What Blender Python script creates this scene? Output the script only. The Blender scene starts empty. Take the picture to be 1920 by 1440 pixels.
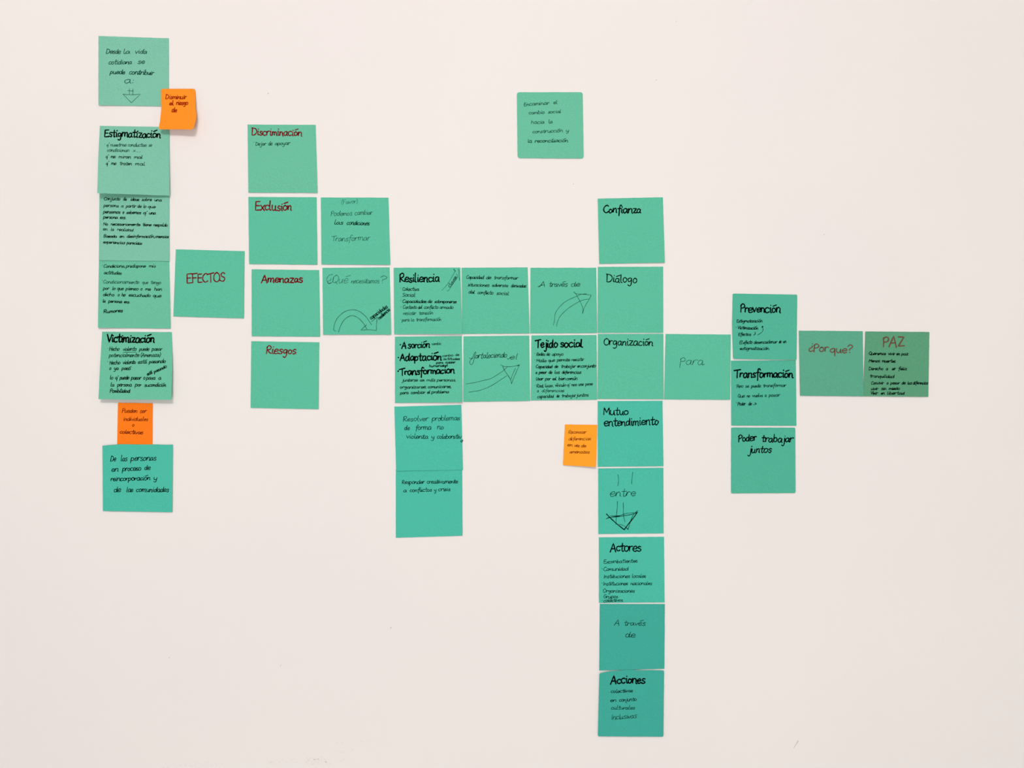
import bpy, math, random
from mathutils import Vector

# ---------------------------------------------------------------- measures
S = 0.0006            # metres on the wall per unit of the wall survey (survey frame 1920 x 1440)
ZC = 1.50             # height of the survey centre above the floor
D = 1.05              # camera distance from the wall
scene = bpy.context.scene

# ---------------------------------------------------------------- camera, world, lamps, exposure
cam_d = bpy.data.cameras.new('camera')
cam_d.sensor_fit = 'HORIZONTAL'
cam_d.sensor_width = 36.0
cam_d.lens = 36.0 * D / (1920 * S)
cam_d.clip_start = 0.01
cam = bpy.data.objects.new('camera', cam_d)
scene.collection.objects.link(cam)
cam.location = (0, -D, ZC)
cam.rotation_euler = (math.radians(90), 0, 0)
scene.camera = cam

world = bpy.data.worlds.new('world')
scene.world = world
world.use_nodes = True
bg = world.node_tree.nodes['Background']
bg.inputs[0].default_value = (1.0, 0.985, 0.985, 1)
bg.inputs[1].default_value = 0.48

def area(name, loc, target, sx, sy, power, col):
    l = bpy.data.lights.new(name, 'AREA')
    l.shape = 'RECTANGLE'; l.size = sx; l.size_y = sy
    l.energy = power; l.color = col
    o = bpy.data.objects.new(name, l)
    scene.collection.objects.link(o)
    o.location = loc
    o.rotation_euler = (Vector(target) - Vector(loc)).to_track_quat('-Z', 'Y').to_euler()
    return o
area('ceiling_panel_light', (-0.14, -2.05, 2.66), (-0.05, 0.0, 1.2), 0.55, 0.55, 44, (1.0, 0.97, 0.945))
area('low_fill_light', (0.0, -2.8, 0.75), (0.0, 0, 1.1), 1.4, 1.0, 27, (0.98, 0.99, 1.0))  # unseen fill added low in front to brighten the wall's lower half

scene.view_settings.view_transform = 'Standard'
scene.view_settings.look = 'None'
scene.view_settings.gamma = 1.0
scene.view_settings.exposure = -0.125
scene.view_settings.use_curve_mapping = False

# ---------------------------------------------------------------- materials
def lin(c):
    c = c / 255.0
    return c / 12.92 if c <= 0.04045 else ((c + 0.055) / 1.055) ** 2.4
def rgb(*c):
    return tuple(lin(v) for v in c)

def new_mat(name, rough=0.9, spec=0.15):
    m = bpy.data.materials.new(name)
    m.use_nodes = True
    b = m.node_tree.nodes['Principled BSDF']
    b.inputs['Roughness'].default_value = rough
    b.inputs['Specular IOR Level'].default_value = spec
    return m, m.node_tree, b

def mix_noise(nt, b, c0, c1, scale, detail=3, coord='Object', bump=0.0, dist=0.0002, lo=0.3, hi=0.7):
    tc = nt.nodes.new('ShaderNodeTexCoord')
    n = nt.nodes.new('ShaderNodeTexNoise')
    n.inputs['Scale'].default_value = scale
    n.inputs['Detail'].default_value = detail
    nt.links.new(tc.outputs[coord], n.inputs['Vector'])
    r = nt.nodes.new('ShaderNodeValToRGB')
    r.color_ramp.elements[0].position = lo; r.color_ramp.elements[0].color = (*c0, 1)
    r.color_ramp.elements[1].position = hi; r.color_ramp.elements[1].color = (*c1, 1)
    nt.links.new(n.outputs['Fac'], r.inputs['Fac'])
    nt.links.new(r.outputs['Color'], b.inputs['Base Color'])
    if bump:
        bp = nt.nodes.new('ShaderNodeBump')
        bp.inputs['Strength'].default_value = bump
        bp.inputs['Distance'].default_value = dist
        nt.links.new(n.outputs['Fac'], bp.inputs['Height'])
        nt.links.new(bp.outputs['Normal'], b.inputs['Normal'])
    return tc, n, r

def paper(name, c, grain=0.10):
    m, nt, b = new_mat(name, 0.85, 0.12)
    c = (c[0] / 0.94, c[1] / 0.985, c[2] / 0.94)
    a = tuple(v * (1 - grain) for v in c); d = tuple(min(1, v * (1 + grain)) for v in c)
    tc, n1, r1 = mix_noise(nt, b, a, d, 1400, 2, bump=0.25, dist=0.00006)
    n2 = nt.nodes.new('ShaderNodeTexNoise'); n2.inputs['Scale'].default_value = 850; n2.inputs['Detail'].default_value = 2
    nt.links.new(tc.outputs['Object'], n2.inputs['Vector'])
    r2 = nt.nodes.new('ShaderNodeValToRGB')
    r2.color_ramp.elements[0].position = 0.3; r2.color_ramp.elements[0].color = (0.88, 0.98, 1.0, 1)
    r2.color_ramp.elements[1].position = 0.7; r2.color_ramp.elements[1].color = (1.0, 0.99, 0.88, 1)
    nt.links.new(n2.outputs['Fac'], r2.inputs['Fac'])
    mx = nt.nodes.new('ShaderNodeMix'); mx.data_type = 'RGBA'; mx.blend_type = 'MULTIPLY'; mx.inputs[0].default_value = 1
    nt.links.new(r1.outputs['Color'], mx.inputs[6]); nt.links.new(r2.outputs['Color'], mx.inputs[7])
    nt.links.new(mx.outputs[2], b.inputs['Base Color'])
    return m

def ink(name, c):
    m, nt, b = new_mat(name, 0.9, 0.0)
    a = tuple(v * 0.85 for v in c); d = tuple(v * 1.2 for v in c)
    mix_noise(nt, b, a, d, 1500, 1)
    return m

PAPER = {  # green tones carry the light's falloff in colour: paler top left, deeper lower right
    'pale':  paper('paper_lit_pale_green', (0.188, 0.492, 0.363)),
    'green': paper('paper_sea_green', (0.132, 0.476, 0.319)),
    'mint':  paper('paper_mint_green', (0.101, 0.473, 0.317)),
    'teal':  paper('paper_shaded_teal', (0.067, 0.467, 0.350)),
    'deep':  paper('paper_shaded_deep_teal', (0.048, 0.373, 0.300)),
    'dusty': paper('paper_shaded_dusty_green', (0.076, 0.420, 0.288)),
    'sage': paper('paper_shaded_sage_green', (0.099, 0.363, 0.241)),
    'olive': paper('paper_shaded_olive_green', (0.098, 0.313, 0.178)),
    'orange': paper('paper_orange', (0.982, 0.334, 0.022), 0.05),
    'amber': paper('paper_amber', (0.963, 0.192, 0.009), 0.05),
    'gold':  paper('paper_light_orange', (0.893, 0.261, 0.017), 0.05),
}
INK = {
    'black': ink('ink_black_marker', (0.0006, 0.0022, 0.0018)),
    'fine':  ink('ink_black_pen', (0.002, 0.012, 0.008)),
    'faint': ink('ink_faint_pen', (0.010, 0.064, 0.045)),
    'ghost': ink('ink_very_faint_pen', (0.030, 0.170, 0.115)),
    'red':   ink('ink_dark_red_marker', (0.155, 0.006, 0.010)),
    'brown': ink('ink_red_brown_marker', (0.140, 0.068, 0.046)),
    'rust':  ink('ink_on_orange', (0.33, 0.022, 0.004)),
    'rustd': ink('ink_dark_on_orange', (0.16, 0.010, 0.004)),
}

# painted plaster wall: warm white with very broad pinkish and greyish tints, fine roller grain
mw, nt, b = new_mat('wall_paint', 0.85, 0.1)
tc, n1, r1 = mix_noise(nt, b, (0.796, 0.738, 0.716), (0.806, 0.760, 0.726), 2.2, 2, lo=0.35, hi=0.65)
n2 = nt.nodes.new('ShaderNodeTexNoise'); n2.inputs['Scale'].default_value = 420; n2.inputs['Detail'].default_value = 2
nt.links.new(tc.outputs['Object'], n2.inputs['Vector'])
bp = nt.nodes.new('ShaderNodeBump'); bp.inputs['Strength'].default_value = 0.10; bp.inputs['Distance'].default_value = 0.0002
nt.links.new(n2.outputs['Fac'], bp.inputs['Height']); nt.links.new(bp.outputs['Normal'], b.inputs['Normal'])
mf, nt, b = new_mat('floor_tile', 0.4, 0.4)
mix_noise(nt, b, (0.42, 0.40, 0.37), (0.50, 0.48, 0.45), 6)
mc, nt, b = new_mat('ceiling_paint', 0.9, 0.1)
mix_noise(nt, b, (0.78, 0.76, 0.74), (0.82, 0.80, 0.78), 5)
ms, nt, b = new_mat('scuff_grey', 0.9, 0.1)
mix_noise(nt, b, (0.50, 0.43, 0.42), (0.60, 0.53, 0.52), 600)
ms2, nt, b = new_mat('scuff_pale', 0.9, 0.1)
mix_noise(nt, b, (0.70, 0.62, 0.60), (0.75, 0.67, 0.655), 600)

# ---------------------------------------------------------------- helpers
def add_mesh(name, verts, faces, mat, parent=None, smooth=False):
    me = bpy.data.meshes.new(name)
    me.from_pydata(verts, [], faces)
    me.materials.append(mat)
    if smooth:
        for p in me.polygons: p.use_smooth = True
    me.update()
    o = bpy.data.objects.new(name, me)
    scene.collection.objects.link(o)
    if parent: o.parent = parent
    return o

def slab(name, x0, x1, y0, y1, z0, z1, mat):
    v = [(x, y, z) for x in (x0, x1) for y in (y0, y1) for z in (z0, z1)]
    f = [(0, 1, 3, 2), (4, 6, 7, 5), (0, 4, 5, 1), (2, 3, 7, 6), (0, 2, 6, 4), (1, 5, 7, 3)]
    o = add_mesh(name, v, f, mat)
    o['kind'] = 'structure'
    return o

def wall_pt(px, py, h):
    """survey reading (px, py) of something standing h metres proud of the wall -> real position"""
    k = (D - h) / D
    return ((px - 960) * S * k, -h, ZC + (720 - py) * S * k)

# ---------------------------------------------------------------- the setting
wall = slab('wall_back', -2.6, 2.6, 0.0, 0.12, 0.0, 2.7, mw)
slab('floor', -2.6, 2.6, -3.4, 0.12, -0.1, 0.0, mf)
slab('ceiling', -2.6, 2.6, -3.4, 0.12, 2.7, 2.8, mc)

# ---------------------------------------------------------------- stroke alphabet (x-height 10)
G = {
 'a': (10.5, "8,8.5 5,10 1.3,7 1.3,2 4,0 7,3 8.3,9.5 8.3,9.5 8.3,2 10,0"),
 'b': (10, "1,18 1,0 1,0 1,6 4.5,10 8,7.5 8,2 4.5,0 1,1.5"),
 'c': (8.8, "8,8.5 5,10 1,7.5 1,2.5 4,0 8,1.8"),
 'd': (10.8, "8,8 5,10 1.3,7 1.3,2 4,0 7,3 9,18 9,18 8.6,3 10,0"),
 'e': (9.2, "1,4.8 8,6 7,9.6 4,10 1,6.5 1.3,2 4.3,0 8.6,2"),
 'f': (7.5, "9,15.5 7,18 4.5,14 3.5,-7;0.5,9.5 8,10"),
 'g': (10, "8,8.5 5,10 1.3,7.5 1.5,3 4,1.5 7,4 8.3,9.5 8.3,9.5 8,-4 5,-8 1.5,-6"),
 'h': (9.6, "1,18 1,0 1,0 1,5 4,10 7.3,8 7.6,0"),
 'i': (4.6, "2,10 2,1.5 4,0.5;2.4,14.6 2.7,15"),
 'j': (5.4, "4,10 4,-4 1.5,-8 -1,-6;4.3,14.6 4.6,15"),
 'k': (9, "1,18 1,0;8,10 1.5,4 1.5,4 8,0"),
 'l': (4.8, "1.5,18 1.5,2 4,0"),
 'm': (13.6, "1,10 1,0 1,0 1.5,7 4,10 6,8 6,0 6,0 6.5,7 9.5,10 11.5,8 11.5,1 13,0"),
 'n': (9.8, "1,10 1,0 1,0 1.5,6 4.5,10 7.5,8 7.6,1 9.2,0"),
 'o': (9.6, "5,10 1.5,8 1.2,2.5 4.5,0 8,3 8,8 4.5,10 3.5,9.6"),
 'p': (9.8, "1,10 1,-8 1,-8 1,5 4.5,10 8,7.5 8,2.5 4.5,0 1,2"),
 'q': (10, "8,8.5 5,10 1.3,7 1.3,3 4,0.5 7,3.5 8.3,9.5 8.3,9.5 8.3,-8"),
 'r': (7.4, "1,10 1,0 1,0 1.5,6 4,10 7.2,9.2"),
 's': (8, "7,8.8 4.3,10 1.8,8 3,5.6 6.4,4.2 6.6,1.2 4,-.2 0.8,1.2"),
 't': (7.6, "4,16.5 3.6,2 5,0 7,1;0,10.5 8,11"),
 'u': (10, "1,10 1,3 3.5,0 7,3 7.6,10 7.6,10 7.6,1 9.4,0"),
 'v': (8.6, "0.3,10 4,0 4,0 8,10"),
 'w': (12, "0.5,10 3,0 3,0 6,8 6,8 9,0 9,0 11.5,10"),
 'x': (8.6, "0.5,10 8,0;8,10 0.5,0"),
 'y': (9.6, "1,10 1,4 4,1.5 7.5,4;8,10 7,-4 4,-8 1,-6"),
 'z': (8.8, "1,10 8,10 8,10 1,0 1,0 8.4,0"),
 'A': (12, "0,-0.5 6,17 6,17 10.5,-0.5;2,5.5 9.5,6"),
 'B': (10.5, "1,17 1,0;0,16.5 6,17 8.5,13 5,9.3 1,9 1,9 7,8.5 9.4,4 6,0 1,0"),
 'C': (11, "10,14.5 7,17 2,13 1,5 5,0 10.5,2.5"),
 'D': (12, "1,17 1,0 1,0 7,1.5 10.6,8 7.5,15 -0.5,17"),
 'E': (10, "9,17 1,16.5 1,16.5 1,0 1,0 9.4,0.5;1,9 7.8,9"),
 'F': (10, "1,17 1,0;0,16.5 9.5,17;1,9 7.5,9"),
 'G': (11.5, "10,14 7,17 2,13 1,5 5,0 10,3 10,8 10,8 6,8"),
 'H': (11.5, "1,17 1,0;10,17 10,0;1,9 10,9"),
 'I': (4.5, "1.5,17 1.5,0"),
 'L': (10, "2,17 1,0 1,0 9,0"),
 'M': (14, "1,0 1.5,17 1.5,17 7,5 7,5 12,17 12,17 13,0"),
 'N': (12, "1,0 1,17 1,17 10,0 10,0 10,17"),
 'O': (12.6, "7,17 2,14 1,5 5.5,0 11,4 11.4,12 7,17 5,16.5"),
 'P': (10, "1.2,-0.5 1,16;0,13.5 4.5,18 9,14.5 7.5,9.5 1,8"),
 'Q': (13, "7,18 2,14 1,6 5.5,0.5 11,4 11.4,13 6,18 3.5,16;7,4 12.5,-2.5"),
 'R': (11, "1,-0.5 1,16;0,13.5 4.5,18 9,14.5 7,9.5 2,8 2,8 6,3 10.8,0"),
 'S': (10, "9,15 6,17.3 2,15 3,10.5 8,7.5 8.6,3 5,0 0,1.8"),
 'T': (10.5, "5.4,16 5.4,-0.5;-1.5,15 11.5,17.5"),
 'U': (11, "1,17 1,4 5,0 9,4 10,17"),
 'V': (10.4, "0,17 5,0 5,0 10.5,17"),
 'Z': (11.4, "1,17 10,17 10,17 1,0 1,0 11.5,1"),
 '?': (9, "0.5,14 4,17.5 8,15 7,10.5 4,8.5 3.8,4.5;3.8,0 4.2,.4"),
 '¿': (9, "6,12 6,8.5 2.5,6 1.2,2 4,-0.8 8,1.5;6.2,16.5 6.5,17"),
 '·': (3.4, "1,6 1.8,6.3"),
 '.': (3.6, "1,0.3 1.5,0.6"),
 ':': (4, "1.5,1 1.9,1.3;2,8 2.4,8.3"),
 ',': (3.8, "2,1.2 1,-2.5"),
 "'": (3, "1.6,18 1,14"),
 '(': (5, "4.5,19 1,13 0.8,4 3.5,-3"),
 ')': (5, "0.5,19 4,13 4,4 1,-3"),
 '-': (6, "0.5,6 5,6.3"),
 ' ': (8, ""),
}
for k, base, dx in (('á', 'a', 5), ('é', 'e', 5), ('ó', 'o', 5), ('ú', 'u', 5), ('í', 'i', 1.5)):
    w, s = G[base]
    if base == 'i': s = s.split(';')[0]
    G[k] = (w, s + ";%g,14.2 %g,17.2" % (dx - 2.5, dx + 5))
GL = {k: (w, [[tuple(map(float, p.split(','))) for p in st.split()] for st in s.split(';') if st])
      for k, (w, s) in G.items()}

def smooth(pts, n=4):
    if len(pts) < 3: return list(pts)
    out = []
    for i in range(len(pts) - 1):
        p1, p2 = pts[i], pts[i + 1]
        if abs(p1[0] - p2[0]) + abs(p1[1] - p2[1]) < 1e-9: continue
        p0 = pts[i - 1] if i else p1
        p3 = pts[i + 2] if i + 2 < len(pts) else p2
        for k in range(n):
            t = k / n
            out.append(tuple(0.5 * (2 * p1[j] + (p2[j] - p0[j]) * t + (2 * p0[j] - 5 * p1[j] + 4 * p2[j] - p3[j]) * t * t
                             + (3 * p1[j] - p0[j] - 3 * p2[j] + p3[j]) * t ** 3) for j in (0, 1)))
    out.append(pts[-1])
    return out

def ribbon(verts, faces, pts, w, place, rnd, taper=0.0):
    """a pen stroke: a flat strip of ink with round ends, laid on the surface given by place(px, py)"""
    P = [pts[0]]
    for p in pts[1:]:
        if math.hypot(p[0] - P[-1][0], p[1] - P[-1][1]) > 1e-3: P.append(p)
    if len(P) == 1: P.append((P[0][0] + 0.05, P[0][1]))
    n = len(P); row = []
    ph = rnd.uniform(0, 6)
    for i, p in enumerate(P):
        a = P[max(0, i - 1)]; c = P[min(n - 1, i + 1)]
        dx, dy = c[0] - a[0], c[1] - a[1]
        L = math.hypot(dx, dy) or 1
        nx, ny = -dy / L, dx / L
        hw = 0.5 * w * (1 + 0.13 * math.sin(ph + i * 0.9)) * (1 - taper * i / n)
        k = len(verts)
        verts.append(place(p[0] + nx * hw, p[1] + ny * hw))
        verts.append(place(p[0] - nx * hw, p[1] - ny * hw))
        row.append((k, k + 1, nx, ny, hw))
    for i in range(n - 1):
        faces.append((row[i][0], row[i + 1][0], row[i + 1][1], row[i][1]))
    for (i, sg) in ((0, -1), (n - 1, 1)):
        a, b_, nx, ny, hw = row[i]
        tx, ty = ny * sg, -nx * sg
        ks = []
        for q in (1, 2, 3):
            th = math.pi * q / 4
            ks.append(len(verts))
            verts.append(place(P[i][0] + hw * (nx * math.cos(th) + tx * math.sin(th)), P[i][1] + hw * (ny * math.cos(th) + ty * math.sin(th))))
        faces.append((a, ks[0], ks[1], ks[2], b_))

ENTRY = {}
for _c in 'acdgoqe': ENTRY[_c] = (1.5, 5.5)
for _c in 'imnruvwyps': ENTRY[_c] = (1, 8.5)
for _c in 'bhlk': ENTRY[_c] = (1, 9)
ENTRY['t'] = (3.8, 10.3)

def text_strokes(txt, x0, y0, x1, y1, xh, slant, rnd, jit=1.0, join=0.0):
    """pen strokes of one word fitted between (x0,y0) and (x1,y1) on its baseline"""
    total = 0; lay = []
    for ch in txt:
        w, st = GL[ch]
        s = 1 + rnd.uniform(-0.07, 0.07) * jit
        lay.append((total, st, s, rnd.uniform(-0.5, 0.5) * jit))
        total += w * s
    total -= 1
    links = []
    for i in range(len(txt) - 1):
        a, c = txt[i], txt[i + 1]
        if a in 'adehiklmntuzor' and c in ENTRY and rnd.random() < join:
            st = lay[i][1]; e = st[0][-1]
            if a == 't': e = (6.5, 0.6)
            if a == 'o': e = (5, 9.8)
            f = ENTRY[c]
            A = (lay[i][0] + e[0] * lay[i][2], e[1]); B = (lay[i + 1][0] + f[0] * lay[i + 1][2], f[1])
            links.append([A, ((A[0] + B[0]) / 2 + 0.3, (A[1] + B[1]) / 2 - 0.9), B])
    L = math.hypot(x1 - x0, y1 - y0)
    ux, uy = (x1 - x0) / L, (y1 - y0) / L
    kx = L / total; ky = xh / 10.0
    out = []
    for poly in links:
        out.append([(x0 + ux * (p[0] * kx + p[1] * ky * slant) + uy * p[1] * ky,
                     y0 + uy * (p[0] * kx + p[1] * ky * slant) - ux * p[1] * ky) for p in smooth(poly)])
    for off, st, s, dyy in lay:
        for poly in st:
            pts = [(off + (p[0] + (rnd.uniform(-.35, .35) * jit)) * s, p[1] * s + dyy + rnd.uniform(-.35, .35) * jit) if i and poly[i - 1] != p
                   else (off + p[0] * s, p[1] * s + dyy) for i, p in enumerate(poly)]
            # keep doubled corner points doubled
            for i in range(1, len(poly)):
                if poly[i] == poly[i - 1]: pts[i] = pts[i - 1]
            pts = smooth(pts)
            out.append([(x0 + ux * (p[0] * kx + p[1] * ky * slant) + uy * p[1] * ky,
                         y0 + uy * (p[0] * kx + p[1] * ky * slant) - ux * p[1] * ky) for p in pts])
    return out

# ---------------------------------------------------------------- sticky notes
NG = 22
INKGAP = 0.00008
THICK = 0.00018

class Note:
    def __init__(s, frame, quad, tone, label, lift=(0.0012, 0.0012), base=0.00035, belly=0.0002, edges=None,
                 curl=None, group='sticky notes on the wall', rad=0.0, seed=0, cat='sticky note'):
        s.ox, s.oy, s.sc = frame
        s.q = quad; s.lift = tuple(l * 0.5 if l < 0.003 else l for l in lift); s.base = base; s.belly = belly; s.curl = curl or {}
        s.edges = edges or {}; s.rad = rad
        s.rnd = random.Random(seed * 7 + 3)
        s.ph = [s.rnd.uniform(0, 6.28) for _ in range(6)]
        cx = sum(p[0] for p in quad) / 4; cy = sum(p[1] for p in quad) / 4
        s.c = wall_pt(cx, cy, 0)
        s.root = bpy.data.objects.new('sticky_note', None)
        s.root.empty_display_size = 0.02
        scene.collection.objects.link(s.root)
        s.root.location = s.c
        s.root['label'] = label; s.root['category'] = cat; s.root['group'] = group
        s.build(PAPER[tone])

    def h(s, u, v):
        l = s.lift[0] * (1 - u) + s.lift[1] * u
        vv = max(0.0, v)
        r = s.base + l * vv ** 1.7 + s.belly * math.sin(math.pi * min(1, max(0, v))) * (0.6 + 0.4 * math.sin(math.pi * min(1, max(0, u))))
        r += 0.00010 * math.sin(5 * u + s.ph[0]) * math.sin(4 * v + s.ph[1]) * vv
        for key, amt in s.curl.items():
            cu, cv = {'bl': (0, 1), 'br': (1, 1), 'tl': (0, 0), 'tr': (1, 0), 'l': (0, None), 'r': (1, None)}[key]
            if cv is None: dd = abs(u - cu) * 1.0
            else: dd = math.hypot(u - cu, v - cv)
            r += amt * max(0, 1 - dd / 0.55) ** 2
        return max(r, 0.00022)

    def edge(s, key, t):
        """measured departure of an edge from its straight line"""
        e = s.edges.get(key)
        if not e: return (0, 0)
        for (a, b_) in zip(e, e[1:]):
            if a[0] <= t <= b_[0]:
                k = (t - a[0]) / max(1e-9, b_[0] - a[0])
                k = k * k * (3 - 2 * k) if b_[0] - a[0] > 0.15 else k
                return (a[1] + (b_[1] - a[1]) * k, a[2] + (b_[2] - a[2]) * k)
        return (0, 0)

    def px(s, u, v):
        (ax, ay), (bx, by), (cx, cy), (dx, dy) = s.q      # TL TR BR BL
        x = (ax * (1 - u) + bx * u) * (1 - v) + (dx * (1 - u) + cx * u) * v
        y = (ay * (1 - u) + by * u) * (1 - v) + (dy * (1 - u) + cy * u) * v
        for key, t, wgt in (('t', u, 1 - v), ('b', u, v), ('l', v, 1 - u), ('r', v, u)):
            e = s.edge(key, t); wgt = max(0, wgt) ** 2
            x += e[0] * wgt; y += e[1] * wgt
        if s.rad:     # slightly rounded corners
            for cu, cv in ((0, 0), (1, 0), (0, 1), (1, 1)):
                r = s.rad; du = abs(u - cu) / r; dv = abs(v - cv) / r
                if du < 1 and dv < 1:
                    mx = math.hypot(1 - du, 1 - dv)
                    if mx > 1:
                        sx = 1 if cu == 0 else -1; sy = 1 if cv == 0 else -1
                        k = 1 - 1 / mx
                        x += sx * k * (1 - du) * r * 125; y += sy * k * (1 - dv) * r * 125
        return x, y

    def uv(s, x, y):
        (ax, ay), (bx, by), (cx, cy), (dx, dy) = s.q
        u = v = 0.5
        for _ in range(4):
            fx = (ax * (1 - u) + bx * u) * (1 - v) + (dx * (1 - u) + cx * u) * v - x
            fy = (ay * (1 - u) + by * u) * (1 - v) + (dy * (1 - u) + cy * u) * v - y
            xu = (bx - ax) * (1 - v) + (cx - dx) * v; xv = (dx - ax) * (1 - u) + (cx - bx) * u
            yu = (by - ay) * (1 - v) + (cy - dy) * v; yv = (dy - ay) * (1 - u) + (cy - by) * u
            det = xu * yv - xv * yu
            u -= (fx * yv - fy * xv) / det; v -= (fy * xu - fx * yu) / det
        return u, v

    def local(s, px, py, h):
        p = wall_pt(px, py, h)
        return (p[0] - s.c[0], p[1] - s.c[1], p[2] - s.c[2])

    def build(s, mat):
        ts = [0, 0.012, 0.03] + [0.06 + 0.88 * i / (NG - 6) for i in range(NG - 5)] + [0.97, 0.988, 1]
        n = len(ts)
        V = []; F = []
        for layer in (0, 1):
            for v in ts:
                for u in ts:
                    x, y = s.px(u, v)
                    if u in (0, 1): x += s.rnd.uniform(-.22, .22) * (1 if layer == 0 else 0)
                    if v in (0, 1): y += s.rnd.uniform(-.22, .22) * (1 if layer == 0 else 0)
                    V.append(s.local(x, y, s.h(u, v) - layer * THICK))
        N = n * n
        for j in range(n - 1):
            for i in range(n - 1):
                a = j * n + i
                F.append((a, a + n, a + n + 1, a + 1))
                F.append((N + a, N + a + 1, N + a + n + 1, N + a + n))
        for i in range(n - 1):
            F.append((i, i + 1, N + i + 1, N + i))
            a = (n - 1) * n + i; F.append((a + 1, a, N + a, N + a + 1))
            a = i * n; F.append((a + n, a, N + a, N + a + n))
            a = i * n + n - 1; F.append((a, a + n, N + a + n, N + a))
        add_mesh('paper_sheet', V, F, mat, s.root, smooth=False)
        # front faces shade smoothly, the cut edge stays crisp
        me = s.root.children[0].data
        for k, p in enumerate(me.polygons):
            p.use_smooth = k < 2 * (n - 1) ** 2
        me.set_sharp_from_angle(angle=math.radians(40)) if hasattr(me, 'set_sharp_from_angle') else None

    def place(s, zx, zy):
        px = s.ox + zx / s.sc; py = s.oy + zy / s.sc
        u, v = s.uv(px, py)
        u = min(1.0, max(0.0, u)); v = min(1.0, max(0.0, v))
        return s.local(px, py, s.h(u, v) + INKGAP)

    def line(s, inkname, xh, w, words, slant=0.18, name='handwriting', jit=1.3, label=None):
        """words: (text, x0, y0, x1, y1) in the note's reading frame"""
        if name == 'heading': w *= (0.93 if inkname == 'black' else 1.08); xh *= 1.06
        elif xh < 50: w *= 0.92; xh *= 0.93
        V = []; F = []
        for t, x0, y0, x1, y1 in words:
            for st in text_strokes(t, x0, y0, x1, y1, xh, slant, s.rnd, jit, 0.0 if name == 'heading' else 0.5):
                ribbon(V, F, st, w, s.place, s.rnd)
        o = add_mesh(name, V, F, INK[inkname], s.root)
        if label: o['label'] = label
        return o

    def draw(s, inkname, w, strokes, name='drawn_arrow', label=None):
        V = []; F = []
        for st in strokes:
            ww = w
            if isinstance(st[0], (int, float)): ww, st = st[0], st[1]
            ribbon(V, F, smooth(st, 5), ww, s.place, s.rnd)
        o = add_mesh(name, V, F, INK[inkname], s.root)
        if label: o['label'] = label
        return o

def W(y0, y1, *a):
    """words of a line: baseline runs from y0 (first word) to y1 (last word)"""
    ws = [(a[i], a[i + 1], a[i + 2]) for i in range(0, len(a), 3)]
    xa = ws[0][1]; xb = ws[-1][2]
    f = lambda x: y0 + (y1 - y0) * (x - xa) / max(1, xb - xa)
    return [(t, p, f(p), q, f(q)) for t, p, q in ws]

FA = (170, 50, 7.2)
n = Note(FA, [(184.6, 67.4), (316.8, 71.8), (316.5, 199.5), (184.6, 197.2)], 'pale',
         'pale green square note, faint writing and small down arrow, top left of the wall', (0.0016, 0.0010), seed=1, curl={'bl': 0.001})
n.line('faint', 38, 10, W(365, 362, 'Desde', 205, 400, 'la', 435, 525, 'vida', 595, 755), 0.25)
n.line('faint', 38, 10, W(508, 500, 'cotidiana', 240, 550, 'se', 630, 725), 0.25)
n.line('faint', 38, 11, W(635, 652, 'puede', 260, 455, 'contribuir', 515, 845), 0.25)
n.line('faint', 52, 9, W(765, 762, 'a:', 445, 575), 0.3)
n.draw('faint', 6, [[(525, 835), (522, 918)], [(570, 840), (568, 922)], [(500, 862), (578, 868)],
                    [(435, 912), (435, 912), (545, 920), (672, 910), (672, 910), (550, 1028), (550, 1028), (440, 915)]])
n = Note(FA, [(301.7, 166.4), (366.4, 166.4), (362.5, 242.6), (297.3, 242.6)], 'gold',
         'small orange note with curled bottom edge, overlapping the top left green note', (0.008, 0.011), base=0.0016, belly=0.002, seed=2,
         edges={'l': [(0, 0, 0), (0.25, 1.3, 0), (0.5, 2.9, 0), (0.75, 2.0, 0), (1, 0, 0)],
                'r': [(0, 0, 0), (0.4, 1.6, 0), (0.68, 4.6, 0), (0.86, 2.8, 0), (1, 0, 0)]}, group='small orange notes', rad=0.05)
n.line('rust', 36, 12, W(975, 975, 'Disminuir', 1010, 1288), 0.12)
n.line('rust', 36, 13, W(1058, 1052, 'el', 1060, 1115, 'riesgo', 1155, 1312), 0.12)
n.line('rust', 38, 13, W(1152, 1155, 'de', 1090, 1158), 0.12)

FB = (170, 225, 9.6)
FC = (170, 355, 10.667)
FD = (170, 480, 9.933)
n = Note(FD, [(185.5, 486.8), (317.6, 488.4), (319.7, 615.9), (183.6, 614.4)], 'green',
         'green note beginning "Condiciona, predispone mis actitudes", just above the "Victimización" note', (0.0024, 0.0022), base=0.00035, seed=5, curl={'bl': 0.002})
n.line('fine', 36, 11, [('·', 208, 195, 222, 195)] + W(215, 212, 'Condiciona,', 240, 640, 'predispone', 655, 1020, 'mis', 1080, 1208), 0.2)
n.line('fine', 36, 12, W(335, 345, 'actitudes', 245, 568), 0.2)
n.line('faint', 38, 10, [('·', 202, 470, 216, 470)] + W(508, 522, 'Condicionamiento', 230, 900, 'que', 955, 1065, 'tengo', 1115, 1305), 0.2)
n.line('fine', 38, 12, W(628, 645, 'por', 230, 340, 'lo', 400, 455, 'que', 490, 605, 'pienso', 650, 885, 'o', 925, 958, 'me', 1015, 1112, 'han', 1180, 1325), 0.2)
n.line('fine', 38, 12, W(742, 768, 'dicho', 225, 435, 'o', 502, 532, 'he', 575, 640, 'escuchado', 705, 1110, 'que', 1155, 1308), 0.2)
n.line('fine', 36, 13, W(862, 882, 'la', 222, 270, 'persona', 328, 580, 'es.', 615, 735), 0.2)
n.line('black', 40, 14, W(1062, 1045, 'Rumores', 240, 592), 0.2)
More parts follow.
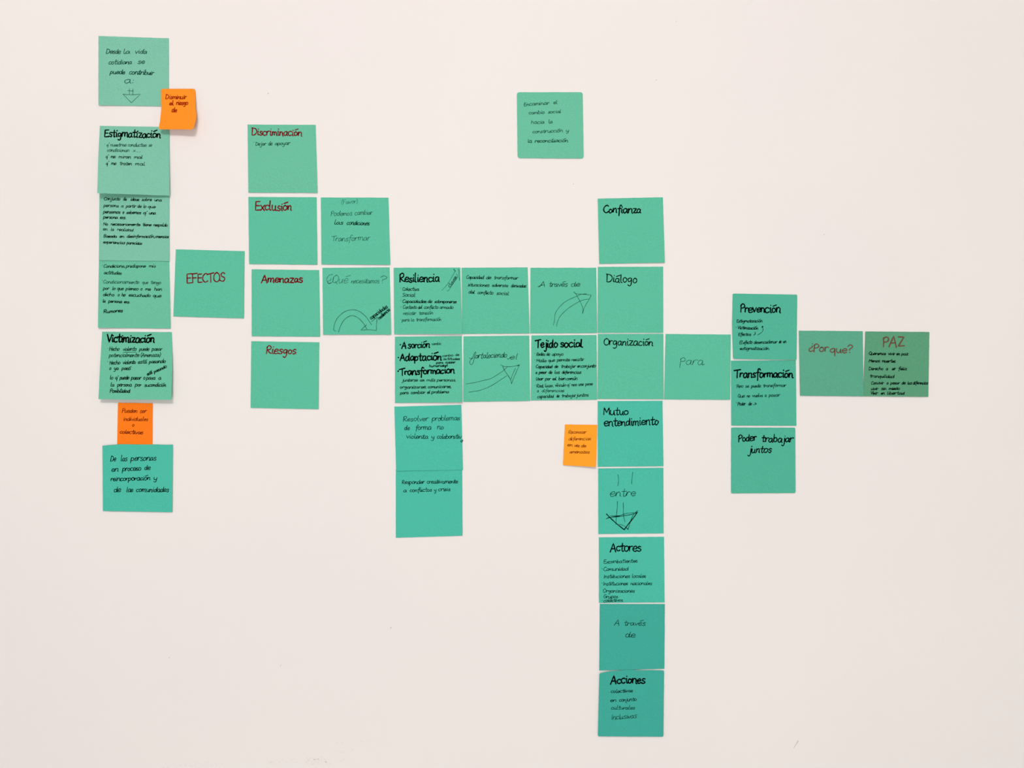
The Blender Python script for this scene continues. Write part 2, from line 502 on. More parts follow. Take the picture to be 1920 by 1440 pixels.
n = Note(FC, [(186.5, 362.0), (317.5, 364.5), (317.7, 489.8), (185.3, 488.2)], 'pale',
         'pale green note packed with eight lines of small writing, tucked under the "Estigmatización" note', (0.0009, 0.0007), base=0.0009, seed=4)
n.line('fine', 38, 13, W(215, 238, 'Conjunto', 262, 585, 'de', 645, 715, 'ideas', 795, 965, 'sobre', 1015, 1215, 'una', 1270, 1415), 0.2)
n.line('black', 38, 12, W(348, 375, 'persona', 258, 555, 'a', 608, 650, 'partir', 705, 900, 'de', 930, 1010, 'lo', 1050, 1105, 'que', 1140, 1290), 0.2)
n.line('fine', 38, 14, W(475, 502, 'pensamos', 250, 585, 'o', 637, 662, 'sabemos', 712, 1000, "q'", 1045, 1120, 'una', 1165, 1295), 0.2)
n.line('fine', 36, 14, W(582, 592, 'persona', 250, 535, 'es.', 582, 708), 0.2)
n.line('black', 36, 13, W(718, 742, 'No', 250, 340, 'necesariamente', 398, 985, 'tiene', 1035, 1210, 'respaldo', 1250, 1535), 0.2)
n.line('fine', 36, 12, W(820, 840, 'en', 242, 330, 'la', 398, 460, 'realidad', 525, 848), 0.2)
n.line('black', 36, 13, W(962, 972, 'Basada', 258, 520, 'en', 575, 665, 'desinformación,', 720, 1280, 'creencias', 1288, 1555), 0.2)
n.line('fine', 36, 13, W(1080, 1106, 'experiencias', 248, 680, 'parecidas', 718, 1022), 0.2)
n = Note(FB, [(187.2, 235.9), (317.4, 238.3), (317.9, 366.9), (182.3, 362.2)], 'pale',
         'pale green note headed "Estigmatización" in thick black marker, bottom edge lifting off', (0.0092, 0.0040), base=0.0006, belly=0.0008, seed=3,
         edges={'l': [(0, 0, 0), (0.5, -0.6, 0), (1, 0, 0)]}, curl={'bl': 0.0015, 'tr': 0.0004})
n.line('black', 72, 24, W(300, 322, 'Estigmatización', 248, 1250), 0.05, name='heading')
n.line('faint', 36, 10, [('·', 245, 455, 260, 455)] + W(472, 478, "q'", 285, 325, 'nuestras', 350, 640, 'conductas', 665, 1000, 'se', 1040, 1098), 0.2)
n.line('faint', 36, 10, W(568, 575, 'condicionan', 292, 692, 'x', 760, 800, '...', 825, 895), 0.2)
n.line('fine', 36, 11, W(685, 692, "q'", 268, 312, 'me', 360, 440, 'miran', 502, 720, 'mal', 778, 930), 0.2)
n.line('fine', 36, 11, W(805, 818, "q'", 272, 316, 'me', 366, 455, 'traten', 518, 738, 'mal', 798, 970), 0.2)

FE = (170, 610, 9.29)
n = Note(FE, [(191.5, 622), (322.2, 622.7), (321.4, 749.6), (184.5, 748.5)], 'green',
         'green note headed "Victimización", tilted sides and a loose bottom casting a shadow', (0.0076, 0.0086), belly=0.001, seed=6,
         edges={'r': [(0, 0, 0), (0.45, 1.5, 0), (1, 0, 0)], 'l': [(0, 0, 0), (0.5, -0.4, 0), (1, 0, 0)]})
n.line('black', 76, 27, W(292, 302, 'Victimización', 285, 1105), 0.04, name='heading')
n.line('fine', 40, 11, [('·', 290, 425, 305, 425)] + W(442, 440, 'Hecho', 322, 495, 'violento', 560, 795, 'puede', 845, 1015, 'pasar', 1062, 1240), 0.2)
n.draw('fine', 7, [[(565, 470), (680, 468), (795, 466)]], name='underline')
n.line('fine', 40, 11, W(552, 545, 'potencialmente', 318, 840, '(Amenaza)', 868, 1212), 0.2)
n.line('fine', 40, 12, [('·', 285, 650, 300, 650)] + W(682, 652, 'Hecho', 328, 510, 'violento', 556, 780, 'está', 822, 972, 'pasando', 1015, 1302), 0.2)
n.line('black', 38, 12, W(775, 775, 'o', 325, 350, 'ya', 402, 480, 'pasó', 540, 690), 0.2)
n.line('black', 34, 12, [('está', 988, 880, 1075, 838), ('pasando', 1105, 832, 1325, 735)], 0.2)
n.line('black', 40, 12, W(938, 945, 'lo', 332, 385, "q'", 422, 472, 'puede', 505, 665, 'pasar', 702, 875, 'o', 912, 945, 'pasa', 965, 1122, 'a', 1178, 1222), 0.2)
n.line('fine', 40, 12, W(1062, 1068, 'la', 342, 405, 'persona', 462, 710, 'por', 770, 875, 'su', 932, 1010, 'condición', 1015, 1308), 0.2)
n.line('black', 38, 13, W(1170, 1172, 'Posibilidad', 332, 680), 0.2)

FF = (180, 740, 6.259)
n = Note(FF, [(221.2, 755.2), (286.6, 756), (285.8, 833.4), (219.5, 833)], 'amber',
         'small deep orange note reading "Pueden ser individuales o colectivas"', (0.0004, 0.0004), base=0.0005, belly=0.0002, seed=7, group='small orange notes')
n.line('rustd', 30, 7, W(212, 214, 'Pueden', 302, 480, 'ser', 512, 588), 0.25)
n.line('rustd', 28, 7, W(305, 308, 'individuales', 318, 605), 0.25)
n.line('rustd', 26, 7, W(375, 375, 'o', 422, 445), 0.25)
n.line('rustd', 28, 8, W(455, 462, 'colectivas', 277, 548), 0.25)
n = Note(FF, [(192, 835.9), (324.1, 833.8), (323, 960.2), (192.8, 958.1)], 'teal',
         'teal note reading "De las personas en proceso de reincorporación", lowest of the left column', (0.0008, 0.0008), base=0.0013, seed=8,
         edges={'t': [(0, 0, 0), (0.12, 0, -1.4), (0.28, 0, -2.4), (0.6, 0, -1.2), (1, 0, 0)]}, curl={'tl': 0.0015})
n.line('fine', 38, 9, W(782, 768, 'De', 168, 230, 'las', 287, 362, 'personas', 405, 702), 0.2)
n.line('fine', 36, 9, W(905, 882, 'en', 178, 260, 'proceso', 307, 525, 'de', 567, 635), 0.2)
n.line('black', 34, 9, W(1014, 1000, 'reincorporación', 170, 632, 'y', 675, 715), 0.15)
n.line('fine', 36, 9, W(1142, 1140, 'de', 207, 285, 'las', 357, 430, 'comunidades', 470, 850), 0.2)

FG = (320, 455, 9.6)
n = Note(FG, [(329.6, 467.5), (458.9, 470.9), (457.3, 596.9), (325, 593)], 'mint',
         'green note reading only "EFECTOS" in dark red capitals', (0.0016, 0.0016), seed=9)
n.line('red', 88, 19, W(727, 695, 'EFECTOS', 288, 975), 0.02, name='heading', jit=0.8)
FH = (455, 225, 9.93)
n = Note(FH, [(464.1, 233.6), (592, 234.1), (595.5, 361.5), (465.6, 361)], 'green',
         'green note headed "Discriminación" in red with one short faint line below', (0.0014, 0.0016), seed=10)
n.line('red', 72, 19, W(282, 298, 'Discriminación', 170, 1098), 0.02, name='heading')
n.line('faint', 42, 11, [('·', 195, 440, 210, 440)] + W(475, 462, 'Dejar', 238, 435, 'de', 477, 550, 'apoyar', 600, 878), 0.15)
FI = (455, 360, 6.62)
n = Note(FI, [(465.6, 369.1), (593.7, 370), (595.2, 496.3), (467.1, 494.9)], 'mint',
         'green note reading only "Exclusión" in red', (0.0012, 0.0014), seed=11)
n.line('red', 56, 14, W(224, 230, 'Exclusión', 155, 605), 0.02, name='heading')
n = Note(FI, [(601.5, 370.3), (728.4, 370.6), (731.7, 496.4), (602.7, 495.6)], 'mint',
         'green note reading "Podemos cambiar las condiciones" in faint pen, right of "Exclusión"', (0.0022, 0.0024), seed=12)
n.line('ghost', 30, 6, W(152, 135, '(Favor)', 1225, 1425), 0.1)
n.line('faint', 36, 6, W(298, 278, 'Podemos', 1092, 1355, 'cambiar', 1390, 1605), 0.2)
n.line('fine', 32, 8, W(400, 412, 'las', 1132, 1240, 'condiciones', 1288, 1570), 0.25)
n.line('faint', 42, 6, W(612, 600, 'Transformar', 1102, 1575), 0.2)
FJ = (455, 495, 6.62)
n = Note(FJ, [(471.6, 505), (598.5, 506.5), (600.3, 631.3), (471.9, 630.2)], 'mint',
         'green note reading only "Amenazas" in red', (0.0012, 0.0013), seed=13)
n.line('red', 48, 15, W(232, 228, 'Amenazas', 232, 740), 0.05, name='heading')
n = Note(FJ, [(604.5, 502.3), (730.7, 501.3), (733.4, 627.3), (605.8, 627.3)], 'mint',
         'green note asking "¿Qué necesitamos?" above a thin curved arrow', (0.0024, 0.0026), seed=14)
n.line('faint', 54, 5, W(240, 240, '¿Qué', 1045, 1300), 0.25, jit=1.3)
n.draw('faint', 5, [[(1120, 130), (1075, 140), (1045, 185), (1060, 235), (1110, 225), (1130, 170)]], name='pen_loop')
n.line('faint', 36, 6, W(238, 238, 'necesitamos', 1345, 1690), 0.2)
n.line('faint', 50, 6, W(240, 238, '?', 1695, 1772), 0.2)
n.draw('faint', 6, [[(1155, 832), (1130, 815), (1150, 720), (1195, 650), (1270, 590), (1365, 568), (1450, 590), (1530, 655), (1600, 755)],
                   [(1190, 845), (1215, 770), (1260, 695), (1320, 650), (1370, 642), (1430, 668), (1490, 725), (1540, 805)],
                   [(1538, 755), (1465, 822), (1465, 822), (1560, 815), (1660, 825), (1660, 825), (1662, 740), (1672, 655), (1672, 655), (1600, 715)]])
n.line('fine', 30, 9, [('capacidades', 1592, 692, 1800, 540)], 0.1)
n.line('fine', 28, 9, [('resiliencia', 1697, 692, 1832, 575)], 0.1)
FK = (455, 630, 9.93)
n = Note(FK, [(471.1, 639.8), (598.8, 641.8), (597.5, 767.3), (469.8, 764.6)], 'mint',
         'green note reading only "Riesgos" in dark red script', (0.0012, 0.0012), seed=15)
n.line('red', 76, 19, W(325, 335, 'Riesgos', 435, 985), 0.12, name='heading')

# the long row
FM = (860, 490, 9.93)
n = Note(FM, [(865.3, 502.1), (989.4, 501.3), (992.9, 625), (867, 626)], 'mint',
         'green note with three small lines beginning "Capacidad de transformar"', (0.0014, 0.0022), seed=17)
n.line('fine', 38, 11, W(322, 338, 'Capacidad', 138, 465, 'de', 507, 600, 'transformar', 655, 1100), 0.2)
n.line('fine', 38, 11, W(462, 485, 'situaciones', 165, 565, 'adversas', 618, 915, 'derivadas', 970, 1252), 0.2)
n.line('fine', 38, 11, W(598, 628, 'del', 182, 290, 'conflicto', 352, 640, 'social', 700, 928), 0.2)
FL = (730, 490, 9.93)
n = Note(FL, [(738.1, 502.1), (863.1, 501.6), (866.4, 626), (739.1, 626.5)], 'mint',
         'green note headed "Resiliencia" in thick black marker', (0.0024, 0.0032), base=0.0005, seed=16)
n.line('black', 82, 25, W(385, 382, 'Resiliencia', 190, 932), 0.03, name='heading')
n.line('fine', 40, 11, [('·', 200, 520, 215, 520)] + W(545, 548, 'Colectiva', 242, 552), 0.08)
n.line('fine', 44, 11, W(655, 662, 'Social', 242, 478), 0.08)
n.line('black', 36, 12, [('·', 200, 750, 215, 750)] + W(770, 778, 'Capacidades', 242, 688, 'de', 712, 792, 'sobreponerse', 838, 1245), 0.15)
n.line('fine', 38, 10, [('·', 205, 870, 220, 870)] + W(882, 882, 'Contexto', 252, 508, 'del', 530, 608, 'conflicto', 642, 908, 'armado', 935, 1188), 0.12)
n.line('faint', 40, 10, W(998, 988, 'resistir', 255, 495, 'tensión', 550, 812), 0.12)
n.line('faint', 38, 10, [('·', 200, 1105, 215, 1105)] + W(1118, 1105, 'para', 235, 372, 'la', 402, 460, 'transformación', 500, 962), 0.12)
n.draw('faint', 7, [[(978, 540), (1080, 430), (1160, 300), (1225, 185)], [(1075, 552), (1110, 530), (1190, 410), (1270, 290), (1245, 235)],
                   [12, [(1198, 148), (1230, 185)]], [9, [(1280, 150), (1298, 170), (1300, 280), (1308, 355)]]])
n.line('fine', 42, 10, [('claves', 1130, 492, 1262, 300)], 0.1)
FN = (985, 490, 9.93)
n = Note(FN, [(994.6, 502.1), (1117.9, 502.1), (1119.6, 624.4), (994.1, 625)], 'mint',
         'green note reading "A través de" above a curved arrow, directly left of "Diálogo"', (0.0014, 0.0014), seed=18)
n.line('fine', 54, 10, W(472, 465, 'A', 265, 365, 'través', 435, 778, 'de', 845, 1010), 0.2)
n.draw('fine', 10, [[(235, 480), (275, 455), (320, 440)]], name='pen_tail')
n.draw('faint', 8, [[(520, 1190), (545, 1100), (550, 1000), (600, 895), (720, 770), (850, 695), (960, 650), (1040, 612), (1140, 605)],
                   [(580, 1215), (600, 1120), (660, 1010), (770, 900), (900, 808), (1050, 728), (1195, 700)],
                   [11, [(900, 568), (940, 605)]], [(940, 605), (1080, 612), (1225, 628), (1225, 628), (1195, 700), (1130, 800), (1080, 910)],
                   [(940, 605), (1015, 740), (1060, 840), (1080, 910)], [13, [(1080, 905), (1065, 965)]]])
FO = (730, 620, 9.93)
n = Note(FO, [(740.4, 631.3), (866, 630), (867, 754), (740.6, 755.5)], 'mint',
         'green note listing "Asorción, Adaptación, Transformacion" in black marker', (0.0016, 0.0030), seed=19)
n.line('black', 70, 23, [('·', 190, 306, 210, 306)] + [('A', 230, 332, 312, 332), ('sorción', 342, 325, 750, 318)], 0.05, name='heading')
n.line('fine', 30, 9, W(268, 262, 'cambio', 790, 958), 0.1)
n.line('black', 76, 26, [('·', 155, 546, 175, 546)] + W(560, 548, 'Adaptación', 200, 968), 0.04, name='heading')
n.line('fine', 28, 9, W(490, 465, 'cambio', 985, 1190, 'de', 1225, 1298), 0.15)
n.line('fine', 28, 10, W(545, 545, 'actitudes', 1000, 1308), 0.15)
n.line('fine', 26, 12, W(615, 605, 'para', 872, 1000, 'cuidar', 1042, 1225), 0.15)
n.line('black', 28, 12, W(680, 665, 'humanidad', 742, 1082), 0.15)
n.line('black', 70, 26, [('·', 152, 805, 172, 805)] + W(832, 785, 'Transformacion', 200, 1210), 0.04, name='heading')
n.line('fine', 34, 11, W(945, 942, 'juntarse', 240, 525, 'con', 567, 650, 'más', 690, 850, 'personas,', 885, 1238), 0.2)
n.line('fine', 34, 12, W(1078, 1065, 'organizarse,', 192, 690, 'comunicarse,', 715, 1150), 0.2)
n.line('fine', 34, 12, W(1182, 1162, 'para', 202, 355, 'cambiar', 397, 665, 'el', 702, 755, 'problema', 782, 1108), 0.2)
FP = (860, 620, 9.93)
n = Note(FP, [(868.9, 630.6), (992.4, 629.1), (994, 751.4), (868.6, 753.4)], 'mint',
         'green note reading "fortaleciendo el" in joined script above a swooping arrow', (0.0012, 0.0022), base=0.0003, seed=20)
n.line('fine', 58, 10, W(519, 495, 'ortaleciendo', 300, 890), 0.28)
n.line('fine', 60, 9, W(530, 532, 'el', 945, 1085), 0.35)
n.draw('fine', 8, [[(205, 505), (225, 525), (270, 510), (305, 450), (320, 400), (300, 410), (270, 470), (240, 520), (210, 570), (205, 605), (235, 632), (265, 605), (288, 530), (300, 490)]], name='pen_loop')
n.draw('fine', 8, [[(905, 515), (925, 532), (960, 500)]], name='pen_tail')
n.draw('faint', 8, [[(135, 995), (300, 965), (430, 935), (600, 890), (750, 800), (850, 730), (910, 665)],
                   [(190, 1145), (300, 1130), (400, 1110), (600, 1030), (780, 915), (895, 840)],
                   [(775, 632), (840, 665), (930, 670), (1010, 665), (1130, 640), (1130, 640), (1060, 800), (1020, 890), (985, 990)],
                   [10, [(820, 668), (860, 750), (960, 900), (985, 990)]], [(1058, 700), (1010, 800), (975, 900)], [16, [(1095, 652), (1128, 640)]]])
FQ = (985, 620, 9.93)
n = Note(FQ, [(996.3, 628.9), (1118.6, 628.1), (1119.7, 749.4), (995.1, 750.7)], 'mint',
         'green note headed "Tejido social" above eight lines of small writing', (0.0014, 0.0012), base=0.0003, seed=21)
n.line('black', 78, 27, W(318, 300, 'Tejido', 195, 598, 'social', 650, 1062), 0.03, name='heading')
ql = [('fine', 36, 11, 1, W(465, 462, 'Redes', 207, 362, 'de', 387, 455, 'apoyo', 495, 705)),
      ('fine', 36, 11, 1, W(585, 560, 'Malla', 203, 390, 'que', 422, 545, 'permite', 587, 825, 'resistir', 857, 1088)),
      ('black', 36, 12, 0, W(698, 680, 'Capacidad', 192, 500, 'de', 542, 605, 'trabajar', 665, 932, 'en', 965, 1030, 'conjunto', 1042, 1312)),
      ('black', 36, 12, 0, W(800, 800, 'a', 192, 217, 'pesar', 250, 392, 'de', 432, 495, 'las', 542, 635, 'diferencias', 677, 1035)),
      ('black', 36, 12, 0, W(922, 918, 'Usar', 197, 330, 'por', 367, 465, 'el', 502, 575, 'bien', 615, 745, 'común', 765, 965)),
      ('fine', 36, 11, 1, W(1058, 1015, 'Red,', 207, 340, 'lazo,', 362, 525, 'vínculo', 550, 752, "q'", 770, 828, 'nos', 857, 955, 'une', 987, 1082, 'pese', 1117, 1250)),
      ('faint', 36, 10, 0, W(1145, 1142, 'a', 217, 247, 'diferencias', 302, 718)),
      ('fine', 36, 11, 0, W(1255, 1222, 'capacidad', 222, 525, 'de', 577, 630, 'trabajar', 677, 937, 'juntos', 952, 1172))]
for inkn, xh, w, bullet, words in ql:
    pre = [('·', 168, words[0][2] - 20, 183, words[0][2] - 20)] if bullet else []
    n.line(inkn, xh, w, pre + words, 0.18)
FS = (730, 875, 10.28)
n = Note(FS, [(742.2, 880), (866.7, 880.5), (867.2, 1004.4), (742.2, 1008.3)], 'teal',
         'teal note reading "Responder creativamente a conflictos y crisis"', (0.0010, 0.0010), seed=23)
n.line('fine', 46, 12, W(332, 318, 'Responder', 242, 675, 'creativamente', 722, 1318), 0.1)
n.line('fine', 46, 12, W(492, 468, 'a', 267, 330, 'conflictos', 392, 815, 'y', 862, 905, 'crisis', 942, 1172), 0.1)
FR = (730, 750, 10.28)
n = Note(FR, [(739.4, 762.6), (865, 759), (868, 881.3), (742.8, 882.8)], 'teal',
         'teal note reading "Resolver problemas de forma no violenta y colaborativa"', (0.0018, 0.0012), base=0.0006, seed=22)
n.line('fine', 54, 10, W(412, 388, 'Resolver', 262, 745, 'problemas', 818, 1355), 0.15)
n.line('fine', 54, 11, W(578, 562, 'de', 282, 385, 'forma', 500, 805, 'no', 917, 1040), 0.18)
n.line('fine', 50, 11, W(742, 745, 'violenta', 322, 742, 'y', 808, 862, 'colaborativ', 917, 1380) + [('a', 1368, 800, 1402, 815)], 0.15)
FT = (960, 165, 10.28)
n = Note(FT, [(969, 173), (1092.6, 172.8), (1094.4, 297.1), (970.5, 296.3)], 'green',
         'lone green note with five faint blurred lines, high up and apart from the others', (0.0012, 0.0012), seed=24, rad=0.035)
n.line('faint', 42, 11, W(348, 305, 'Encaminar', 225, 715, 'el', 795, 868), 0.15)
n.line('faint', 40, 11, W(505, 480, 'cambio', 322, 625, 'social', 692, 938), 0.15)
n.line('faint', 42, 11, W(692, 678, 'hacia', 368, 620, 'la', 702, 778), 0.15)
n.line('faint', 40, 11, W(870, 845, 'construcción', 395, 975, 'y', 1040, 1095), 0.15)
n.line('faint', 42, 13, W(1052, 1040, 'la', 302, 382, 'reconciliación', 438, 1075), 0.15)

FU = (1110, 360, 9.93)
n = Note(FU, [(1120.6, 372.4), (1242.9, 369.9), (1246.6, 492.4), (1123.6, 494.6)], 'mint',
         'green note reading only "Confianza" in black marker, top of the tall column', (0.0014, 0.0026), seed=25)
n.line('black', 72, 24, W(388, 388, 'Confianza', 208, 905), 0.05, name='heading')
FV = (1110, 490, 9.93)
n = Note(FV, [(1120.9, 500.4), (1243.4, 500.1), (1243.7, 623.9), (1120.4, 623.9)], 'mint',
         'green note reading only "Diálogo" in black marker', (0.0013, 0.0014), seed=26)
n.line('black', 76, 19, W(386, 400, 'Diálogo', 265, 835), 0.03, name='heading')
FW = (1110, 620, 9.93)
n = Note(FW, [(1120.9, 626.2), (1243.9, 626), (1244.4, 748.4), (1120.4, 747.9)], 'mint',
         'green note reading only "Organización" in black marker', (0.0012, 0.0018), base=0.0005, seed=27)
n.line('black', 74, 19, W(270, 280, 'Organización', 218, 1130), 0.03, name='heading')
FX = (1045, 745, 9.143)
n = Note(FX, [(1120.5, 752.1), (1242.2, 751.6), (1244, 874), (1121, 875.2)], 'teal',
         'teal note reading "Mutuo entendimiento" in black marker', (0.0013, 0.0016), seed=28)
n.line('black', 70, 19, W(300, 298, 'Mutuo', 788, 1212), 0.02, name='heading')
n.line('black', 74, 20, W(498, 466, 'entendimiento', 798, 1732), 0.03, name='heading')
n = Note(FX, [(1059.2, 795.9), (1119.9, 796.6), (1117.2, 875.7), (1055.6, 872.1)], 'orange',
         'small orange note stuck beside the left edge of the "Mutuo entendimiento" note', (0.0026, 0.0040), base=0.0004, belly=0.0008, seed=29, group='small orange notes', curl={'r': 0.0006})
n.line('rustd', 36, 8, W(622, 620, 'Reconocer', 188, 490), 0.25)
n.line('rustd', 36, 8, W(738, 732, 'diferencias', 190, 570), 0.25)
n.line('rustd', 34, 9, W(838, 858, 'en', 168, 255, 'vez', 288, 375, 'de', 402, 488), 0.2)
n.line('rustd', 34, 9, W(960, 960, 'amenazas', 208, 548), 0.2)
FY = (1110, 870, 10.28)
n = Note(FY, [(1121.5, 878.3), (1243.8, 877.1), (1244.4, 999.9), (1121.9, 1001.3)], 'teal',
         'teal note reading "entre" between two strokes and a bold down arrow', (0.0012, 0.0012), seed=30)
n.draw('faint', 9, [[(500, 205), (512, 310), (500, 425)], [(785, 155), (772, 270), (765, 385)]], name='pen_stroke')
n.line('fine', 84, 11, W(625, 612, 'entre', 340, 835), 0.15)
n.draw('fine', 9, [[(490, 720), (485, 850), (470, 1010), (460, 1165)], [(600, 740), (605, 860), (605, 980), (635, 1115)],
                   [19, [(280, 965), (350, 1035), (450, 1130), (615, 1262)]], [19, [(872, 930), (790, 1050), (700, 1160), (622, 1265)]],
                   [11, [(275, 1055), (420, 1015), (600, 1000), (760, 972), (870, 935)]], [9, [(350, 998), (520, 995), (660, 955), (810, 938)]],
                   [10, [(880, 900), (800, 975), (740, 1110), (695, 1260)]], [14, [(695, 1262), (660, 1225)]], [8, [(660, 1225), (600, 1185), (520, 1160)]],
                   [8, [(300, 1030), (480, 1020), (640, 990)]]],
       label='bold hand-drawn arrow pointing down')
FZ = (1110, 1000, 10.28)
n = Note(FZ, [(1122.8, 1007.6), (1245, 1006.6), (1246.2, 1129.4), (1123.1, 1130.3)], 'teal',
         'teal note headed "Actores" above a list of seven small lines', (0.0012, 0.0014), base=0.0005, seed=31)
n.line('black', 92, 24, W(348, 345, 'Actores', 352, 938), 0.03, name='heading')
for inkn, y0, y1, bl, ws in (('fine', 580, 560, 0, ('Excombatientes', 222, 872)), ('black', 722, 712, 1, ('Comunidad', 218, 700)),
                             ('fine', 862, 852, 0, ('Instituciones', 228, 725, 'locales', 768, 1035)),
                             ('fine', 1002, 992, 1, ('Instituciones', 218, 690, 'nacionales', 742, 1155)),
                             ('fine', 1142, 1138, 0, ('Organizaciones', 207, 820)), ('fine', 1250, 1246, 0, ('Grupos', 218, 495)),
                             ('fine', 1332, 1312, 1, ('colectivos', 218, 588))):
    n.line(inkn, 42, 11, ([('·', 182, y0 - 18, 197, y0 - 18)] if bl else []) + W(y0, y1, *ws), 0.12)
FAB = (1110, 1250, 10.28)
n = Note(FAB, [(1123.9, 1262.2), (1245.2, 1257), (1244, 1381.3), (1120.9, 1380.6)], 'deep',
         'deep teal note headed "Acciones", lowest note on the wall, with a bowed top edge', (0.0014, 0.0014), base=0.0014, seed=33, rad=0.02,
         edges={'t': [(0, 0, 0), (0.18, 0, -2.9), (0.4, 0, -4.0), (0.7, 0, -1.8), (1, 0, 0)]}, curl={'tl': 0.0012})
n.line('black', 84, 28, W(328, 318, 'Acciones', 358, 1022), 0.03, name='heading')
n.line('fine', 42, 11, [('·', 308, 518, 325, 518)] + W(508, 490, 'colectivas', 358, 778), 0.3)
n.line('fine', 40, 11, W(678, 658, 'en', 347, 465, 'conjunto', 522, 852), 0.2)
n.line('fine', 44, 10, W(825, 822, 'culturales', 366, 820), 0.25)
n.line('fine', 56, 9, W(1022, 990, 'Inclusivas', 368, 855), 0.25)
FAA = (1110, 1125, 10.28)
n = Note(FAA, [(1124.4, 1132.3), (1246.7, 1132.6), (1245.7, 1253.9), (1123.6, 1257.1)], 'deep',
         'deep teal note reading "A través de" in thin pen, just above the "Acciones" note', (0.0018, 0.0014), base=0.0003, seed=32)
n.line('fine', 68, 10, W(488, 490, 'A', 425, 520), 0.25)
n.line('fine', 56, 10, W(490, 490, 'través', 612, 1025), 0.2)
n.line('fine', 66, 11, W(708, 722, 'de', 630, 822), 0.15)

FAC = (1240, 620, 10.28)
n = Note(FAC, [(1247.8, 626.3), (1370.2, 627.3), (1369.2, 749.6), (1245.2, 748.9)], 'mint',
         'green note reading only "Para" in faint script', (0.0010, 0.0010), base=0.0003, seed=34)
n.line('faint', 84, 9, W(660, 655, 'Para', 352, 805), 0.15, jit=1.2)
n.draw('faint', 9, [[(775, 640), (800, 662), (830, 645)]], name='pen_tail')
n.draw('faint', 9, [[(365, 640), (355, 712)]], name='pen_tail')
FAE = (1360, 665, 10.28)
n = Note(FAE, [(1370.4, 676.2), (1492.3, 675.7), (1493.3, 798.3), (1371.2, 797.8)], 'dusty',
         'green note headed "Transformación" above three small lines, below "Prevención"', (0.0013, 0.0013), seed=36)
n.line('black', 80, 28, W(438, 442, 'Transformación', 180, 1300), 0.02, name='heading')
n.line('fine', 38, 11, [('·', 198, 610, 213, 610)] + W(638, 615, 'Pero', 218, 340, 'se', 382, 450, 'puede', 497, 680, 'transformar', 727, 1165), 0.18)
n.line('fine', 38, 11, W(825, 805, 'Que', 237, 370, 'no', 412, 470, 'vuelva', 517, 718, 'a', 757, 790, 'pasar', 837, 1048), 0.18)
n.line('fine', 40, 12, [('·', 200, 945, 215, 945)] + W(980, 972, 'Poder', 237, 385, 'de', 442, 505), 0.18)
n.draw('fine', 10, [[(540, 965), (570, 962), (592, 938)], [(560, 932), (594, 936), (592, 962)]])
FAD = (1360, 540, 10.28)
n = Note(FAD, [(1373.6, 550.5), (1494.9, 552.4), (1493.7, 675.2), (1374.6, 672.8)], 'dusty',
         'green note headed "Prevención" in thick black marker', (0.0024, 0.0020), base=0.0006, seed=35, rad=0.02,
         edges={'l': [(0, 0, 0), (0.5, -1.4, 0), (1, 0, 0)]})
n.line('black', 86, 26, W(465, 478, 'Prevención', 290, 1062), 0.02, name='heading')
n.line('black', 36, 12, W(662, 662, 'Estigmatización', 218, 712), 0.12)
n.line('black', 34, 13, [('·', 198, 775, 213, 775)] + W(790, 800, 'Victimización', 237, 628), 0.12)
n.line('black', 36, 12, W(920, 918, 'Efectos', 250, 492), 0.12)
n.draw('black', 10, [[13, [(570, 850), (578, 880), (545, 910)]], [9, [(715, 760), (728, 800), (700, 855), (622, 905)]], [26, [(712, 750), (718, 746)]]])
n.line('fine', 38, 12, W(1080, 1060, 'El', 272, 325, 'efecto', 342, 520, 'desencadenar', 547, 995, 'de', 1032, 1075, 'un', 1107, 1170), 0.18)
n.line('black', 34, 12, W(1190, 1192, 'estigmatización', 278, 838), 0.18)
FAF = (1360, 795, 10.28)
n = Note(FAF, [(1370.7, 801.6), (1491.3, 801.8), (1491.8, 924.4), (1370.7, 924.9)], 'dusty',
         'green note reading "Poder trabajar juntos" in black marker', (0.0013, 0.0013), seed=37, rad=0.02)
n.line('black', 74, 23, W(342, 322, 'Poder', 250, 590), 0.1, name='heading')
n.line('black', 74, 23, W(345, 350, 'trabajar', 700, 1300), 0.1, name='heading')
n.line('black', 72, 22, W(550, 552, 'juntos', 450, 882), 0.15, name='heading')
FAG = (1490, 610, 9.93)
n = Note(FAG, [(1497.6, 620.1), (1617.7, 620.9), (1619.4, 743.1), (1500.1, 741.9)], 'sage',
         'muted green note reading only "¿Por que?" in reddish brown marker', (0.0018, 0.0018), seed=38)
n.line('brown', 78, 19, W(485, 492, '¿Por', 255, 618), 0.05, name='heading')
n.line('brown', 74, 19, W(512, 508, 'que?', 655, 1072), 0.05, name='heading')
FAH = (1612, 610, 9.93)
n = Note(FAH, [(1622.4, 621.6), (1742.6, 622.6), (1740.7, 743.9), (1618.7, 742.9)], 'olive',
         'olive green note headed "PAZ" in reddish brown, far right end of the row', (0.0010, 0.0012), base=0.0009, seed=39)
n.line('brown', 100, 24, W(388, 395, 'PAZ', 430, 820), 0.03, name='heading')
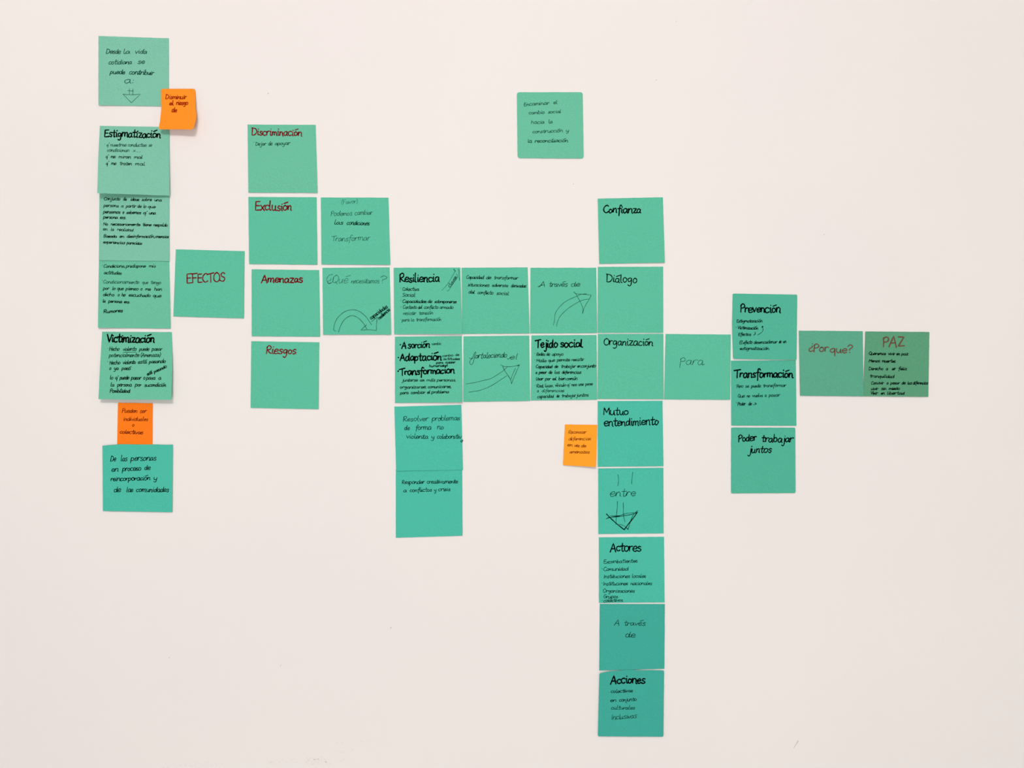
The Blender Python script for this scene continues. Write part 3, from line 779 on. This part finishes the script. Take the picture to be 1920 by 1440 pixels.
for inkn, y0, y1, ws in (('black', 548, 558, ("·", 150, 165, 'Queremos', 168, 480, 'vivir', 527, 655, 'en', 682, 745, 'paz', 777, 898)),
                         ('black', 685, 692, ('Menos', 168, 370, 'muertes', 412, 660)),
                         ('fine', 832, 832, ('Derecho', 168, 430, 'a', 487, 522, 'ser', 598, 662, 'feliz', 712, 872)),
                         ('fine', 968, 980, ('tranquilidad', 188, 638)),
                         ('fine', 1098, 1098, ('Convivir', 212, 440, 'a', 500, 530, 'pesar', 572, 740, 'de', 777, 850, 'las', 887, 970, 'diferencias', 987, 1268)),
                         ('black', 1208, 1198, ('vivir', 207, 340, 'sin', 397, 490, 'miedo', 542, 740)),
                         ('black', 1288, 1288, ('Vivir', 202, 330, 'en', 392, 460, 'libertad', 507, 828))):
    n.line(inkn, 34, 13, W(y0, y1, *ws), 0.18)

# ---------------------------------------------------------------- small marks on the wall paint
def wall_mark(name, strokes, w, mat, taper=0.0):
    V = []; F = []
    rr = random.Random(len(strokes) + int(strokes[0][0][0]))
    for st in strokes:
        ribbon(V, F, smooth(st, 4), w, lambda x, y: wall_pt(x, y, 0.00006), rr, taper)
    o = add_mesh(name, V, F, mat, wall)
    return o
wall_mark('scuff', [[(1496.4, 1389.6), (1493, 1395), (1488.3, 1402.6)]], 2.0, ms, taper=0.75)
for x, y, w in ((502.6, 175.3, 1.8), (732.8, 1177, 2.0), (317, 1233.2, 1.4), (1230.5, 150, 1.3), (526, 1248, 1.2), (1075, 345, 1.0), (1268, 40, 1.0), (1545, 440, 1.0)):
    wall_mark('speck', [[(x + 0.4, y - 0.7), (x - 0.4, y + 0.8)]], w, ms)
rq = random.Random(5)
st = []
for i in range(75):
    x = rq.choice([rq.uniform(300, 420), rq.uniform(500, 655), rq.uniform(560, 620)])
    y = 1437 - (x - 300) * 0.035 + rq.gauss(0, 3.0)
    if y > 1441: continue
    st.append([(x, y), (x + rq.uniform(0.6, 2.4), y + rq.uniform(-0.8, 0.8))])
for x, y in ((631, 1392), (640, 1391), (633, 1409), (638, 1410), (643, 1411), (656, 1403), (660, 1406), (672, 1393), (677, 1390), (688, 1387.5)):
    st.append([(x, y), (x + 1.5, y + 0.8)])
o = wall_mark('paint_flecks', st, 0.9, ms2)
o['kind'] = 'stuff'
